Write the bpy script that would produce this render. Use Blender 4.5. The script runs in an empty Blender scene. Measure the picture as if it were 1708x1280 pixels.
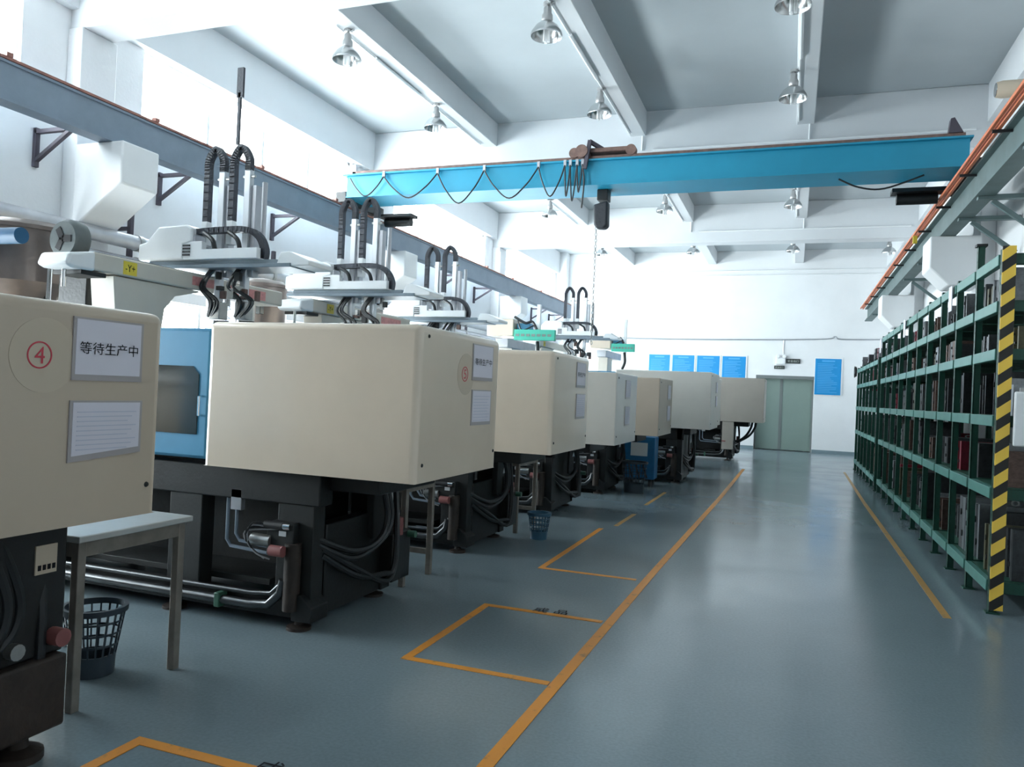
import bpy, bmesh, math, random
from mathutils import Vector, Matrix
random.seed(7)
S = bpy.context.scene
COL = S.collection

# ------------------------------------------------------------------ camera
F, YAW, PIT, ROL = 1286.0, 0.349914, 0.0081994, 0.0442395
cam_d = bpy.data.cameras.new('camera')
cam_d.sensor_fit = 'HORIZONTAL'; cam_d.sensor_width = 36.0
cam_d.lens = 36.0 * F / 1708.0
cam_d.clip_start = 0.05; cam_d.clip_end = 200
cam = bpy.data.objects.new('camera', cam_d); COL.objects.link(cam)
fwd = Vector((-math.sin(YAW) * math.cos(PIT), math.cos(YAW) * math.cos(PIT), math.sin(PIT)))
rgt = Vector((math.cos(YAW), math.sin(YAW), 0)); upv = rgt.cross(fwd)
r2 = math.cos(ROL) * rgt + math.sin(ROL) * upv
u2 = -math.sin(ROL) * rgt + math.cos(ROL) * upv
M = Matrix((r2, u2, -fwd)).transposed().to_4x4(); M.translation = Vector((0, 0, 1.5))
cam.matrix_world = M
S.camera = cam

# ------------------------------------------------------------------ world + exposure
W = bpy.data.worlds.new('overcast_sky'); S.world = W; W.use_nodes = True
bg = W.node_tree.nodes['Background']
bg.inputs['Color'].default_value = (0.87, 0.94, 1.0, 1); bg.inputs['Strength'].default_value = 9.0
S.view_settings.view_transform = 'Standard'; S.view_settings.look = 'None'
S.view_settings.exposure = 1.6; S.view_settings.gamma = 1.0
S.view_settings.use_curve_mapping = False

# bay geometry of the hall (metres)
XL, XR, YB, YF, ZC = -7.6, 2.6, -6.3, 25.0, 6.15
BAYS = [(-6.0, 0.0), (0.35, 6.2), (6.6, 12.5), (12.9, 18.9), (19.3, 25.0)]
UP_WIN = (4.15, 5.45); LO_WIN = (0.95, 2.45)
def win_span(b): return (b[0] + 0.62, b[1] - 0.55)

def portal(name, loc, rot, sx, sy):
    d = bpy.data.lights.new(name, 'AREA'); d.shape = 'RECTANGLE'; d.size = sx; d.size_y = sy
    d.cycles.is_portal = True
    o = bpy.data.objects.new(name, d); o.location = loc; o.rotation_euler = rot; COL.objects.link(o)
WINBAYS = BAYS[1:]
for b in WINBAYS:
    a, c = win_span(b)
    for z0, z1 in (UP_WIN, LO_WIN):
        portal('window_daylight', (XL - 0.13, (a + c) / 2, (z0 + z1) / 2), (0, -math.pi / 2, 0), z1 - z0, c - a)


# ------------------------------------------------------------------ materials
MATS = {}
def mat(name, col, rough=0.5, metal=0.0, var=0.0, scale=6.0, bump=0.0, bscale=40.0, coat=0.0, dirt=None, spec=0.5):
    m = bpy.data.materials.new(name); m.use_nodes = True
    nt = m.node_tree; N = nt.nodes; L = nt.links
    p = N['Principled BSDF']
    p.inputs['Roughness'].default_value = rough; p.inputs['Metallic'].default_value = metal
    p.inputs['Coat Weight'].default_value = coat; p.inputs['Coat Roughness'].default_value = 0.12
    p.inputs['Specular IOR Level'].default_value = spec
    c = (col[0], col[1], col[2], 1)
    p.inputs['Base Color'].default_value = c
    tc = N.new('ShaderNodeTexCoord')
    if var or dirt:
        n = N.new('ShaderNodeTexNoise'); n.inputs['Scale'].default_value = scale
        n.inputs['Detail'].default_value = 6; n.inputs['Roughness'].default_value = 0.62
        L.new(tc.outputs['Object'], n.inputs['Vector'])
        r = N.new('ShaderNodeValToRGB'); L.new(n.outputs['Fac'], r.inputs['Fac'])
        r.color_ramp.elements[0].position = 0.3; r.color_ramp.elements[1].position = 0.7
        d = dirt if dirt else tuple(x * (1 - var) for x in col)
        r.color_ramp.elements[0].color = (d[0], d[1], d[2], 1)
        r.color_ramp.elements[1].color = tuple(min(1, x * (1 + var * 0.6)) for x in col) + (1,)
        if dirt:
            r.color_ramp.elements[0].position = 0.28; r.color_ramp.elements[1].position = 0.42
        L.new(r.outputs['Color'], p.inputs['Base Color'])
    if bump:
        n2 = N.new('ShaderNodeTexNoise'); n2.inputs['Scale'].default_value = bscale; n2.inputs['Detail'].default_value = 4
        L.new(tc.outputs['Object'], n2.inputs['Vector'])
        b = N.new('ShaderNodeBump'); b.inputs['Strength'].default_value = bump; b.inputs['Distance'].default_value = 0.01
        L.new(n2.outputs['Fac'], b.inputs['Height']); L.new(b.outputs['Normal'], p.inputs['Normal'])
    MATS[name] = m
    return m

mat('plaster', (0.80, 0.81, 0.82), 0.85, var=0.04, scale=1.2, bump=0.15, bscale=25)
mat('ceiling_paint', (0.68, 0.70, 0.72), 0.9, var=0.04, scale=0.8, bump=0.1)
mat('cream', (0.56, 0.455, 0.345), 0.4, var=0.05, scale=2.5, coat=0.3)
mat('tan', (0.47, 0.39, 0.31), 0.42, var=0.05, scale=2.5, coat=0.2)
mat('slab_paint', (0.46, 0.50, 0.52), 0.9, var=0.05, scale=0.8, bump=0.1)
mat('cream_light', (0.76, 0.635, 0.505), 0.35, var=0.04, scale=2.5, coat=0.6)
mat('grey_white', (0.66, 0.625, 0.57), 0.4, var=0.04, scale=2.5, coat=0.3)
mat('taupe', (0.40, 0.365, 0.32), 0.45, var=0.05, scale=2.5)
mat('guard_blue', (0.07, 0.29, 0.48), 0.4, var=0.08, scale=3)
mat('smoked_pane', (0.0280, 0.0320, 0.0280), 0.12, coat=0.4)
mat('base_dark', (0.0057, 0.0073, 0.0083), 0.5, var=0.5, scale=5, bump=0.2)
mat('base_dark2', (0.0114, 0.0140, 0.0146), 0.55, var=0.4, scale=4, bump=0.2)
mat('rusty', (0.0325, 0.0221, 0.0175), 0.6, var=0.6, scale=6, bump=0.3)
mat('steel', (0.42, 0.42, 0.41), 0.35, 0.9, var=0.2, scale=8)
mat('galv', (0.50, 0.51, 0.54), 0.38, 0.7, var=0.12, scale=5)
mat('dark_pipe', (0.11, 0.115, 0.12), 0.3, 0.9, var=0.2)
mat('chrome', (0.72, 0.72, 0.72), 0.15, 1.0)
mat('alu', (0.75, 0.77, 0.80), 0.35, 0.35, var=0.05)
mat('table_metal', (0.27, 0.24, 0.21), 0.45, 0.5, var=0.25, scale=9)
mat('table_top', (0.55, 0.56, 0.55), 0.3, 0.3, var=0.08)
mat('hose', (0.0163, 0.0182, 0.0208), 0.35)
mat('black', (0.018, 0.018, 0.02), 0.5)
mat('chain_black', (0.04, 0.045, 0.06), 0.5, bump=0.5, bscale=60)
mat('white_plastic', (0.84, 0.86, 0.87), 0.4, var=0.02)
mat('robot_beam', (0.66, 0.61, 0.53), 0.42, var=0.03)
mat('robot_grey', (0.22, 0.27, 0.31), 0.4, 0.3, var=0.1)
mat('robot_green', (0.08, 0.55, 0.40), 0.45, var=0.05)
mat('yellow_label', (0.80, 0.62, 0.06), 0.5)
mat('red_ink', (0.62, 0.06, 0.09), 0.6)
mat('pink_label', (0.72, 0.32, 0.30), 0.6, var=0.2, scale=30)
mat('pale_patch', (0.59, 0.49, 0.375), 0.5)
mat('paper', (0.74, 0.71, 0.78), 0.6)
mat('sleeve', (0.42, 0.38, 0.38), 0.3)
mat('ink', (0.02, 0.02, 0.024), 0.8, spec=0.1)
mat('ink_faint', (0.58, 0.58, 0.68), 0.7)
mat('crane_blue', (0.015, 0.28, 0.44), 0.45, var=0.08, scale=2)
mat('rail_grey', (0.20, 0.25, 0.31), 0.55, 0.1, var=0.12, scale=3)
mat('rail_green', (0.11, 0.16, 0.16), 0.55, 0.1, var=0.2, scale=3)
mat('rail_rust', (0.30, 0.13, 0.10), 0.6, var=0.3, scale=8)
mat('conductor', (0.70, 0.20, 0.09), 0.5, var=0.1)
mat('rust_brown', (0.20, 0.12, 0.10), 0.6, var=0.4, scale=10)
mat('bracket_dark', (0.07, 0.06, 0.08), 0.6)
mat('lamp_metal', (0.55, 0.56, 0.56), 0.22, 0.9)
mat('lamp_cap', (0.45, 0.45, 0.45), 0.35, 0.6)
mat('bulb', (0.88, 0.89, 0.90), 0.3)
mat('rack_post', (0.0048, 0.0560, 0.0360), 0.45, var=0.25, scale=14)
mat('rack_beam', (0.0680, 0.2080, 0.1760), 0.42, var=0.15, scale=6)
mat('rack_deck', (0.02, 0.09, 0.06), 0.5, var=0.2)
mat('mold_steel', (0.1760, 0.1840, 0.1920), 0.42, 0.55, var=0.35, scale=9)
mat('mold_dark', (0.0480, 0.0520, 0.0560), 0.45, 0.4, var=0.4, scale=9)
mat('mold_silver', (0.2880, 0.3040, 0.3200), 0.35, 0.6, var=0.2, scale=9)
mat('mold_brown', (0.1360, 0.0840, 0.0680), 0.55, 0.3, var=0.45, scale=12)
mat('mold_red', (0.26, 0.02, 0.04), 0.45, 0.1, var=0.3, scale=8)
mat('mold_olive', (0.10, 0.095, 0.055), 0.5, 0.3, var=0.4, scale=8)
mat('basket_blue', (0.0400, 0.1200, 0.1920), 0.45)
mat('basket_dark', (0.03, 0.045, 0.06), 0.45)
mat('door_green', (0.22, 0.29, 0.26), 0.42, var=0.06, scale=1.2)
mat('door_frame', (0.16, 0.18, 0.18), 0.5)
mat('board_blue', (0.01, 0.27, 0.62), 0.35, var=0.06, scale=2)
mat('board_text', (0.10, 0.40, 0.76), 0.5)
mat('sign_black', (0.03, 0.035, 0.035), 0.4)
mat('sign_text', (0.55, 0.6, 0.55), 0.5)
mat('line_paint', (0.70, 0.27, 0.03), 0.42, dirt=(0.30, 0.17, 0.06), scale=11, var=0.1)
mat('line_worn', (0.4400, 0.2400, 0.0640), 0.45, dirt=(0.19, 0.18, 0.13), scale=8, var=0.1)
mat('hopper', (0.2240, 0.1840, 0.1680), 0.38, 0.6, var=0.2, scale=4)
mat('motor_blue', (0.008, 0.085, 0.19), 0.55, var=0.1)
mat('blower_grey', (0.14, 0.16, 0.16), 0.45, 0.2, var=0.2)
mat('green_clip', (0.04, 0.12, 0.08), 0.5)
mat('bag', (0.03, 0.033, 0.04), 0.6, bump=0.8, bscale=14)
mat('skirting', (0.20, 0.27, 0.30), 0.4)
mat('frame_white', (0.80, 0.81, 0.82), 0.4)
mat('pink_cap', (0.26, 0.09, 0.085), 0.5)
mat('chiller_blue', (0.02, 0.18, 0.40), 0.4, var=0.2)

def glass_mat():
    m = bpy.data.materials.new('window_glass'); m.use_nodes = True
    nt = m.node_tree; N = nt.nodes; L = nt.links
    N.remove(N['Principled BSDF'])
    t = N.new('ShaderNodeBsdfTransparent'); t.inputs['Color'].default_value = (0.97, 0.99, 0.98, 1)
    g = N.new('ShaderNodeBsdfGlossy'); g.inputs['Roughness'].default_value = 0.03
    mx = N.new('ShaderNodeMixShader'); mx.inputs['Fac'].default_value = 0.04
    L.new(t.outputs[0], mx.inputs[1]); L.new(g.outputs[0], mx.inputs[2])
    L.new(mx.outputs[0], N['Material Output'].inputs['Surface'])
    MATS['glass'] = m
glass_mat()

def floor_mat():
    m = bpy.data.materials.new('epoxy_floor'); m.use_nodes = True
    nt = m.node_tree; N = nt.nodes; L = nt.links; p = N['Principled BSDF']
    tc = N.new('ShaderNodeTexCoord')
    n = N.new('ShaderNodeTexNoise'); n.inputs['Scale'].default_value = 0.55; n.inputs['Detail'].default_value = 7
    n.inputs['Roughness'].default_value = 0.6
    L.new(tc.outputs['Object'], n.inputs['Vector'])
    r = N.new('ShaderNodeValToRGB'); L.new(n.outputs['Fac'], r.inputs['Fac'])
    r.color_ramp.elements[0].position = 0.3; r.color_ramp.elements[0].color = (0.172, 0.222, 0.246, 1)
    r.color_ramp.elements[1].position = 0.72; r.color_ramp.elements[1].color = (0.205, 0.258, 0.282, 1)
    n3 = N.new('ShaderNodeTexNoise'); n3.inputs['Scale'].default_value = 60; n3.inputs['Detail'].default_value = 3
    L.new(tc.outputs['Object'], n3.inputs['Vector'])
    mx = N.new('ShaderNodeMixRGB'); mx.blend_type = 'OVERLAY'; mx.inputs['Fac'].default_value = 0.18
    L.new(r.outputs['Color'], mx.inputs[1]); L.new(n3.outputs['Fac'], mx.inputs[2])
    L.new(mx.outputs[0], p.inputs['Base Color'])
    n2 = N.new('ShaderNodeTexNoise'); n2.inputs['Scale'].default_value = 1.3; n2.inputs['Detail'].default_value = 5
    L.new(tc.outputs['Object'], n2.inputs['Vector'])
    mr = N.new('ShaderNodeMapRange'); mr.inputs['From Min'].default_value = 0.25; mr.inputs['From Max'].default_value = 0.7
    mr.inputs['To Min'].default_value = 0.15; mr.inputs['To Max'].default_value = 0.23
    L.new(n2.outputs['Fac'], mr.inputs['Value']); L.new(mr.outputs[0], p.inputs['Roughness'])
    b = N.new('ShaderNodeBump'); b.inputs['Strength'].default_value = 0.02; b.inputs['Distance'].default_value = 0.02
    n4 = N.new('ShaderNodeTexNoise'); n4.inputs['Scale'].default_value = 5; L.new(tc.outputs['Object'], n4.inputs['Vector'])
    L.new(n4.outputs['Fac'], b.inputs['Height']); L.new(b.outputs['Normal'], p.inputs['Normal'])
    MATS['floor'] = m
floor_mat()

def hazard_mat():
    m = bpy.data.materials.new('hazard_stripes'); m.use_nodes = True
    nt = m.node_tree; N = nt.nodes; L = nt.links; p = N['Principled BSDF']; p.inputs['Roughness'].default_value = 0.5
    tc = N.new('ShaderNodeTexCoord'); sx = N.new('ShaderNodeSeparateXYZ'); L.new(tc.outputs['Object'], sx.inputs[0])
    a = N.new('ShaderNodeMath'); a.operation = 'ADD'; L.new(sx.outputs['X'], a.inputs[0]); L.new(sx.outputs['Y'], a.inputs[1])
    mu = N.new('ShaderNodeMath'); mu.operation = 'MULTIPLY'; mu.inputs[1].default_value = -0.8; L.new(a.outputs[0], mu.inputs[0])
    a2 = N.new('ShaderNodeMath'); a2.operation = 'ADD'; L.new(mu.outputs[0], a2.inputs[0]); L.new(sx.outputs['Z'], a2.inputs[1])
    d = N.new('ShaderNodeMath'); d.operation = 'DIVIDE'; d.inputs[1].default_value = 0.168; L.new(a2.outputs[0], d.inputs[0])
    f = N.new('ShaderNodeMath'); f.operation = 'FRACT'; L.new(d.outputs[0], f.inputs[0])
    g = N.new('ShaderNodeMath'); g.operation = 'GREATER_THAN'; g.inputs[1].default_value = 0.52; L.new(f.outputs[0], g.inputs[0])
    mx = N.new('ShaderNodeMixRGB'); L.new(g.outputs[0], mx.inputs['Fac'])
    mx.inputs[1].default_value = (0.92, 0.60, 0.08, 1); mx.inputs[2].default_value = (0.015, 0.014, 0.012, 1)
    L.new(mx.outputs[0], p.inputs['Base Color'])
    MATS['hazard'] = m
hazard_mat()

# ------------------------------------------------------------------ mesh helpers
class MB:
    """collects geometry in world metres; build() links ONE mesh object"""
    def __init__(s): s.v = []; s.f = []
    def add(s, vs, fs):
        o = len(s.v); s.v += [tuple(v) for v in vs]; s.f += [tuple(i + o for i in f) for f in fs]; return s
    def box(s, x0, x1, y0, y1, z0, z1):
        if x0 > x1: x0, x1 = x1, x0
        if y0 > y1: y0, y1 = y1, y0
        if z0 > z1: z0, z1 = z1, z0
        return s.add([(x0,y0,z0),(x1,y0,z0),(x1,y1,z0),(x0,y1,z0),(x0,y0,z1),(x1,y0,z1),(x1,y1,z1),(x0,y1,z1)],
                     [(0,3,2,1),(4,5,6,7),(0,1,5,4),(1,2,6,5),(2,3,7,6),(3,0,4,7)])
    def bar(s, p, q, w, h, up=(0, 0, 1)):
        """rectangular bar between two points"""
        p = Vector(p); q = Vector(q); d = (q - p).normalized(); u = Vector(up)
        if abs(d.dot(u)) > 0.95: u = Vector((1, 0, 0))
        a = d.cross(u).normalized(); b = a.cross(d).normalized(); a *= w / 2; b *= h / 2
        vs = [p - a - b, p + a - b, p + a + b, p - a + b, q - a - b, q + a - b, q + a + b, q - a + b]
        return s.add(vs, [(0,1,2,3),(7,6,5,4),(0,4,5,1),(1,5,6,2),(2,6,7,3),(3,7,4,0)])
    def tube(s, pts, r, n=8, caps=True):
        pts = [Vector(p) for p in pts]; rs = r if isinstance(r, (list, tuple)) else [r] * len(pts)
        o = len(s.v); prev = None
        for i, p in enumerate(pts):
            d = (pts[min(i + 1, len(pts) - 1)] - pts[max(i - 1, 0)]).normalized()
            if prev is None:
                u = Vector((0, 0, 1)) if abs(d.z) < 0.9 else Vector((1, 0, 0))
                a = d.cross(u).normalized()
            else:
                a = (prev - d * prev.dot(d))
                a = a.normalized() if a.length > 1e-6 else d.orthogonal().normalized()
            prev = a; b = d.cross(a)
            for k in range(n):
                t = 2 * math.pi * k / n
                s.v.append(tuple(p + (a * math.cos(t) + b * math.sin(t)) * rs[i]))
        for i in range(len(pts) - 1):
            for k in range(n):
                k2 = (k + 1) % n
                s.f.append((o + i*n + k, o + i*n + k2, o + (i+1)*n + k2, o + (i+1)*n + k))
        if caps:
            s.f.append(tuple(o + k for k in range(n))[::-1]); e = o + (len(pts) - 1) * n
            s.f.append(tuple(e + k for k in range(n)))
        return s
    def cyl(s, p, q, r, n=16, r2=None): return s.tube([p, q], [r, r if r2 is None else r2], n)
    def prism(s, poly, axis, a, b):
        """poly of 2D points extruded along axis from a to b; 2D order: x-> (y,z), y-> (x,z), z-> (x,y)"""
        n = len(poly); vs = []
        for t in (a, b):
            for (u, w) in poly:
                vs.append((t, u, w) if axis == 'x' else (u, t, w) if axis == 'y' else (u, w, t))
        fs = [tuple(range(n)), tuple(range(2*n - 1, n - 1, -1))]
        fs += [(i, i + n, (i + 1) % n + n, (i + 1) % n) for i in range(n)]
        return s.add(vs, fs)
    def lathe(s, prof, c, n=20, axis='z'):
        o = len(s.v)
        for (r, h) in prof:
            for k in range(n):
                t = 2 * math.pi * k / n; x, y = r * math.cos(t), r * math.sin(t)
                s.v.append((c[0] + x, c[1] + y, c[2] + h) if axis == 'z' else (c[0] + h, c[1] + x, c[2] + y) if axis == 'x' else (c[0] + x, c[1] + h, c[2] + y))
        for i in range(len(prof) - 1):
            for k in range(n):
                k2 = (k + 1) % n
                s.f.append((o + i*n + k, o + i*n + k2, o + (i+1)*n + k2, o + (i+1)*n + k))
        return s
    def mesh(s, off=(0, 0, 0)):
        me = bpy.data.meshes.new('mesh')
        me.from_pydata([(x - off[0], y - off[1], z - off[2]) for x, y, z in s.v], [], s.f)
        bm = bmesh.new(); bm.from_mesh(me); bmesh.ops.recalc_face_normals(bm, faces=bm.faces); bm.to_mesh(me); bm.free()
        return me
    def build(s, name, m, parent=None, bevel=0.0, smooth=False, seg=2):
        off = ROOT.get(parent.name, (0, 0, 0)) if parent else (0, 0, 0)
        me = s.mesh(off); me.name = name
        me.materials.append(MATS[m])
        o = bpy.data.objects.new(name, me); COL.objects.link(o)
        if parent: o.parent = parent
        ROOT[o.name] = off
        if smooth:
            for p in me.polygons: p.use_smooth = True
            try: me.set_sharp_from_angle(angle=math.radians(40))
            except Exception: pass
        if bevel:
            b = o.modifiers.new('bevel', 'BEVEL'); b.width = bevel; b.segments = seg; b.limit_method = 'ANGLE'; b.angle_limit = math.radians(40)
            for p in me.polygons: p.use_smooth = True
            try: me.set_sharp_from_angle(angle=math.radians(30))
            except Exception: pass
            b.harden_normals = False
        return o
ROOT = {}
def B(*a): return MB().box(*a)
def tag(o, label=None, cat=None, group=None, kind=None):
    if label: o['label'] = label
    if cat: o['category'] = cat
    if group: o['group'] = group
    if kind: o['kind'] = kind
    return o
def thing(name, label, cat, loc, group=None):
    o = bpy.data.objects.new(name, None); o.empty_display_size = 0.2; COL.objects.link(o); o.location = loc
    ROOT[o.name] = tuple(loc)
    return tag(o, label, cat, group)
def struct(o): return tag(o, kind='structure')
def text(name, body, m, parent, centre, height, facing, width=None, th=0.002, gap=0.0):
    """flat lettering as geometry. facing: '+x' (reads along +Y), '-y' (reads along +X), 'up'"""
    cu = bpy.data.curves.new('lettering', 'FONT'); cu.body = body; cu.align_x = 'CENTER'; cu.align_y = 'CENTER'
    cu.size = 1; cu.space_character = 1 + gap; cu.resolution_u = 3
    to = bpy.data.objects.new('lettering', cu); COL.objects.link(to)
    dg = bpy.context.evaluated_depsgraph_get()
    me0 = bpy.data.meshes.new_from_object(to.evaluated_get(dg))
    vs = [v.co.copy() for v in me0.vertices]; fs = [tuple(p.vertices) for p in me0.polygons]
    bpy.data.objects.remove(to); bpy.data.curves.remove(cu); bpy.data.meshes.remove(me0)
    if not vs: return None
    x0 = min(v.x for v in vs); x1 = max(v.x for v in vs); y0 = min(v.y for v in vs); y1 = max(v.y for v in vs)
    sy = height / max(1e-6, y1 - y0); sx = (width / (x1 - x0)) if width else sy
    out = []
    for v in vs:
        a = (v.x - (x0 + x1) / 2) * sx; b = (v.y - (y0 + y1) / 2) * sy
        if facing == '+x': out.append((centre[0] + th, centre[1] + a, centre[2] + b))
        elif facing == '-y': out.append((centre[0] + a, centre[1] - th, centre[2] + b))
        else: out.append((centre[0] + a, centre[1] + b, centre[2] + th))
    return MB().add(out, fs).build(name, m, parent)
def ring(c, r0, r1, t, axis='x', n=32):
    """flat ring with thickness t facing along axis"""
    return MB().lathe([(r0, 0), (r0, t), (r1, t), (r1, 0), (r0, 0)], c, n, axis)
def spline(pts, n=6):
    """Catmull-Rom through points"""
    P = [Vector(p) for p in pts]; P = [P[0]] + P + [P[-1]]; out = []
    for i in range(1, len(P) - 2):
        for k in range(n):
            t = k / n
            out.append(0.5 * ((2*P[i]) + (P[i+1]-P[i-1])*t + (2*P[i-1]-5*P[i]+4*P[i+1]-P[i+2])*t*t + (3*P[i]-P[i-1]-3*P[i+1]+P[i+2])*t**3))
    out.append(P[-2]); return out

# ------------------------------------------------------------------ the hall
floor = struct(B(XL - 0.3, XR + 0.3, YB - 0.3, YF + 0.5, -0.2, 0).build('floor', 'floor'))
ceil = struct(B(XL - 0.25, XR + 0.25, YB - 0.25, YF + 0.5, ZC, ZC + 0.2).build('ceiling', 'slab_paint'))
GIRD = [(-6.3, -5.95), (-0.05, 0.35), (6.2, 6.6), (12.5, 12.9), (18.9, 19.3)]
for a, c in GIRD:
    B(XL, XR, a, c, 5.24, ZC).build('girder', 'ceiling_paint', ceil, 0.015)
JOI = [-5.17, -2.55, 0.02]
for b in BAYS:
    for x in JOI:
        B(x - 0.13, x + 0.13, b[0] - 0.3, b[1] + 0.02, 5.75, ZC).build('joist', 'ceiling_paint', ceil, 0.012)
    B(XL, XL + 0.12, b[0], b[1], UP_WIN[1], ZC).build('edge_beam', 'ceiling_paint', ceil)
    B(XR - 0.16, XR, b[0], b[1], 5.6, ZC).build('edge_beam', 'ceiling_paint', ceil)

# left wall built round its window openings
wl = MB()
wl.box(XL - 0.22, XL, YB - 0.25, YF + 0.3, 0, LO_WIN[0])
wl.box(XL - 0.22, XL, YB - 0.25, YF + 0.3, LO_WIN[1], UP_WIN[0])
wl.box(XL - 0.22, XL, YB - 0.25, YF + 0.3, UP_WIN[1], ZC)
edges = [YB - 0.25]
for b in WINBAYS: edges += list(win_span(b))
edges.append(YF + 0.3)
for z0, z1 in (LO_WIN, UP_WIN):
    for i in range(0, len(edges), 2):
        wl.box(XL - 0.22, XL, edges[i], edges[i + 1], z0, z1)
wall_left = struct(wl.build('wall_left', 'plaster'))
wall_right = struct(B(XR, XR + 0.22, YB - 0.25, YF + 0.3, 0, ZC).build('wall_right', 'plaster'))
DOOR = (-1.10, 0.58, 2.27)
wf = MB().box(XL, DOOR[0], YF, YF + 0.3, 0, ZC).box(DOOR[1], XR, YF, YF + 0.3, 0, ZC).box(DOOR[0], DOOR[1], YF, YF + 0.3, DOOR[2], ZC)
wf.box(DOOR[0] - .1, DOOR[1] + .1, YF + 0.3, YF + 0.4, 0, DOOR[2] + .1)
wall_far = struct(wf.build('wall_far', 'plaster'))
wb = B(XL, XR, YB - 0.22, YB, 0, ZC)
wall_back = struct(wb.build('wall_back', 'plaster'))
# columns and crane corbels
CY = [-6.15, 0.15, 6.4, 12.7, 19.1]
for y in CY:
    B(XL, XL + 0.2, y - 0.22, y + 0.25, 0, 5.24).build('column', 'plaster', wall_left, 0.01)
    B(XR - 0.2, XR, y - 0.22, y + 0.25, 0, 5.24).build('column', 'plaster', wall_right, 0.01)
    if y > 3:
        MB().prism([(XL + .2, 3.95), (XL + .88, 3.95), (XL + .88, 3.5), (XL + .2, 3.02)], 'y', y - 0.24, y + 0.26).build('corbel', 'plaster', wall_left, 0.02)
        MB().prism([(XR - .2, 3.95), (XR - .85, 3.95), (XR - .85, 3.5), (XR - .6, 3.25), (XR - .2, 3.25)], 'y', y - 0.40, y + 0.30).build('corbel', 'plaster', wall_right, 0.02)
B(XL, XL + 0.35, 24.65, YF, 0, ZC).build('column', 'plaster', wall_left)
# windows
wn = 0
for b in WINBAYS:
    a, c = win_span(b)
    for z0, z1 in (UP_WIN, LO_WIN):
        wn += 1
        w = thing('window_%d' % wn, None, None, (XL - 0.1, (a + c) / 2, z0)); w['kind'] = 'structure'
        fr = MB(); t = 0.05
        fr.box(XL - .14, XL - .06, a, c, z0, z0 + t).box(XL - .14, XL - .06, a, c, z1 - t, z1)
        fr.box(XL - .14, XL - .06, a, a + t, z0, z1).box(XL - .14, XL - .06, c - t, c, z0, z1)
        fr.build('window_frame', 'frame_white', w)
        n = 4
        for k in range(n):
            y0 = a + t + (c - a - 2*t) * k / n; y1 = a + t + (c - a - 2*t) * (k + 1) / n
            if k: B(XL - .13, XL - .07, y0 - .025, y0 + .025, z0 + t, z1 - t).build('mullion', 'frame_white', w)
            B(XL - .105, XL - .095, y0, y1, z0 + t, z1 - t).build('pane', 'glass', w)
# far door, skirting
d = thing('door_1', 'wide grey green double door in the far wall', None, ((DOOR[0] + DOOR[1]) / 2, YF + .2, 0)); d['kind'] = 'structure'
xm = -0.35
for x0, x1 in ((DOOR[0] + .03, xm - 0.012), (xm + 0.012, DOOR[1] - .03)):
    B(x0, x1, YF + .2, YF + .25, 0.02, DOOR[2] - 0.05).build('door_leaf', 'door_green', d, 0.006)
MB().box(DOOR[0], DOOR[0] + .05, YF + .15, YF + .28, 0, DOOR[2]).box(DOOR[1] - .05, DOOR[1], YF + .15, YF + .28, 0, DOOR[2]).box(DOOR[0], DOOR[1], YF - .01, YF + .28, DOOR[2] - .07, DOOR[2] + .03).build('door_frame', 'door_frame', d)
B(xm - .04, xm + .04, YF + .19, YF + .21, 0.02, DOOR[2] - .06).build('meeting_stile', 'door_frame', d)
struct(MB().box(XL, DOOR[0], YF - .015, YF, 0, .1).box(DOOR[1], XR, YF - .015, YF, 0, .1).build('baseboard_far', 'skirting'))
struct(B(XL, XL + .015, YB, YF, 0, .1).build('baseboard_left', 'skirting'))
struct(B(XR - .015, XR, YB, YF, 0, .1).build('baseboard_right', 'skirting'))

# painted floor lines (thin paint films on the floor)
def line(pts, w, m='line_paint', name='painted_line'):
    mb = MB()
    for k, ((x0, y0), (x1, y1)) in enumerate(zip(pts[:-1], pts[1:])):
        d = Vector((x1 - x0, y1 - y0)).normalized() * w * .5 * (k < len(pts) - 2)
        mb.bar((x0, y0, 0.001 + .0004 * k), (x1 + d.x, y1 + d.y, 0.001 + .0004 * k), w, 0.003)
    return mb.build(name, m, floor)
line([(-1.10, 0.6), (-1.09, 2.87), (-1.06, 6.35), (-0.98, 12.2), (-0.95, 17.5)], 0.062)
line([(1.10, 6.3), (1.09, 13.0)], 0.055, 'line_worn'); line([(1.09, 13.0), (1.13, 18.6)], 0.05, 'line_worn')
line([(-1.12, 3.82), (-1.94, 3.82), (-1.94, 5.0), (-1.12, 5.0)], 0.05)
line([(-1.14, 6.27), (-1.95, 6.27), (-1.95, 8.45)], 0.05); line([(-1.84, 8.7), (-1.82, 9.7)], 0.05, 'line_worn')
line([(-1.84, 10.6), (-1.82, 12.2)], 0.05, 'line_worn')
line([(-1.12, 2.47), (-2.45, 2.47), (-2.45, 1.2)], 0.055)
text('floor_lettering', '成', 'ink', floor, (-1.84, 2.49, 0.003), 0.13, 'up', 0.11)
text('floor_lettering', '品', 'ink', floor, (-1.66, 2.47, 0.003), 0.12, 'up', 0.10)
text('floor_lettering', '成', 'ink', floor, (-1.56, 5.06, 0.003), 0.11, 'up', 0.10)
text('floor_lettering', '品', 'ink', floor, (-1.42, 5.07, 0.003), 0.10, 'up', 0.09)

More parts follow.
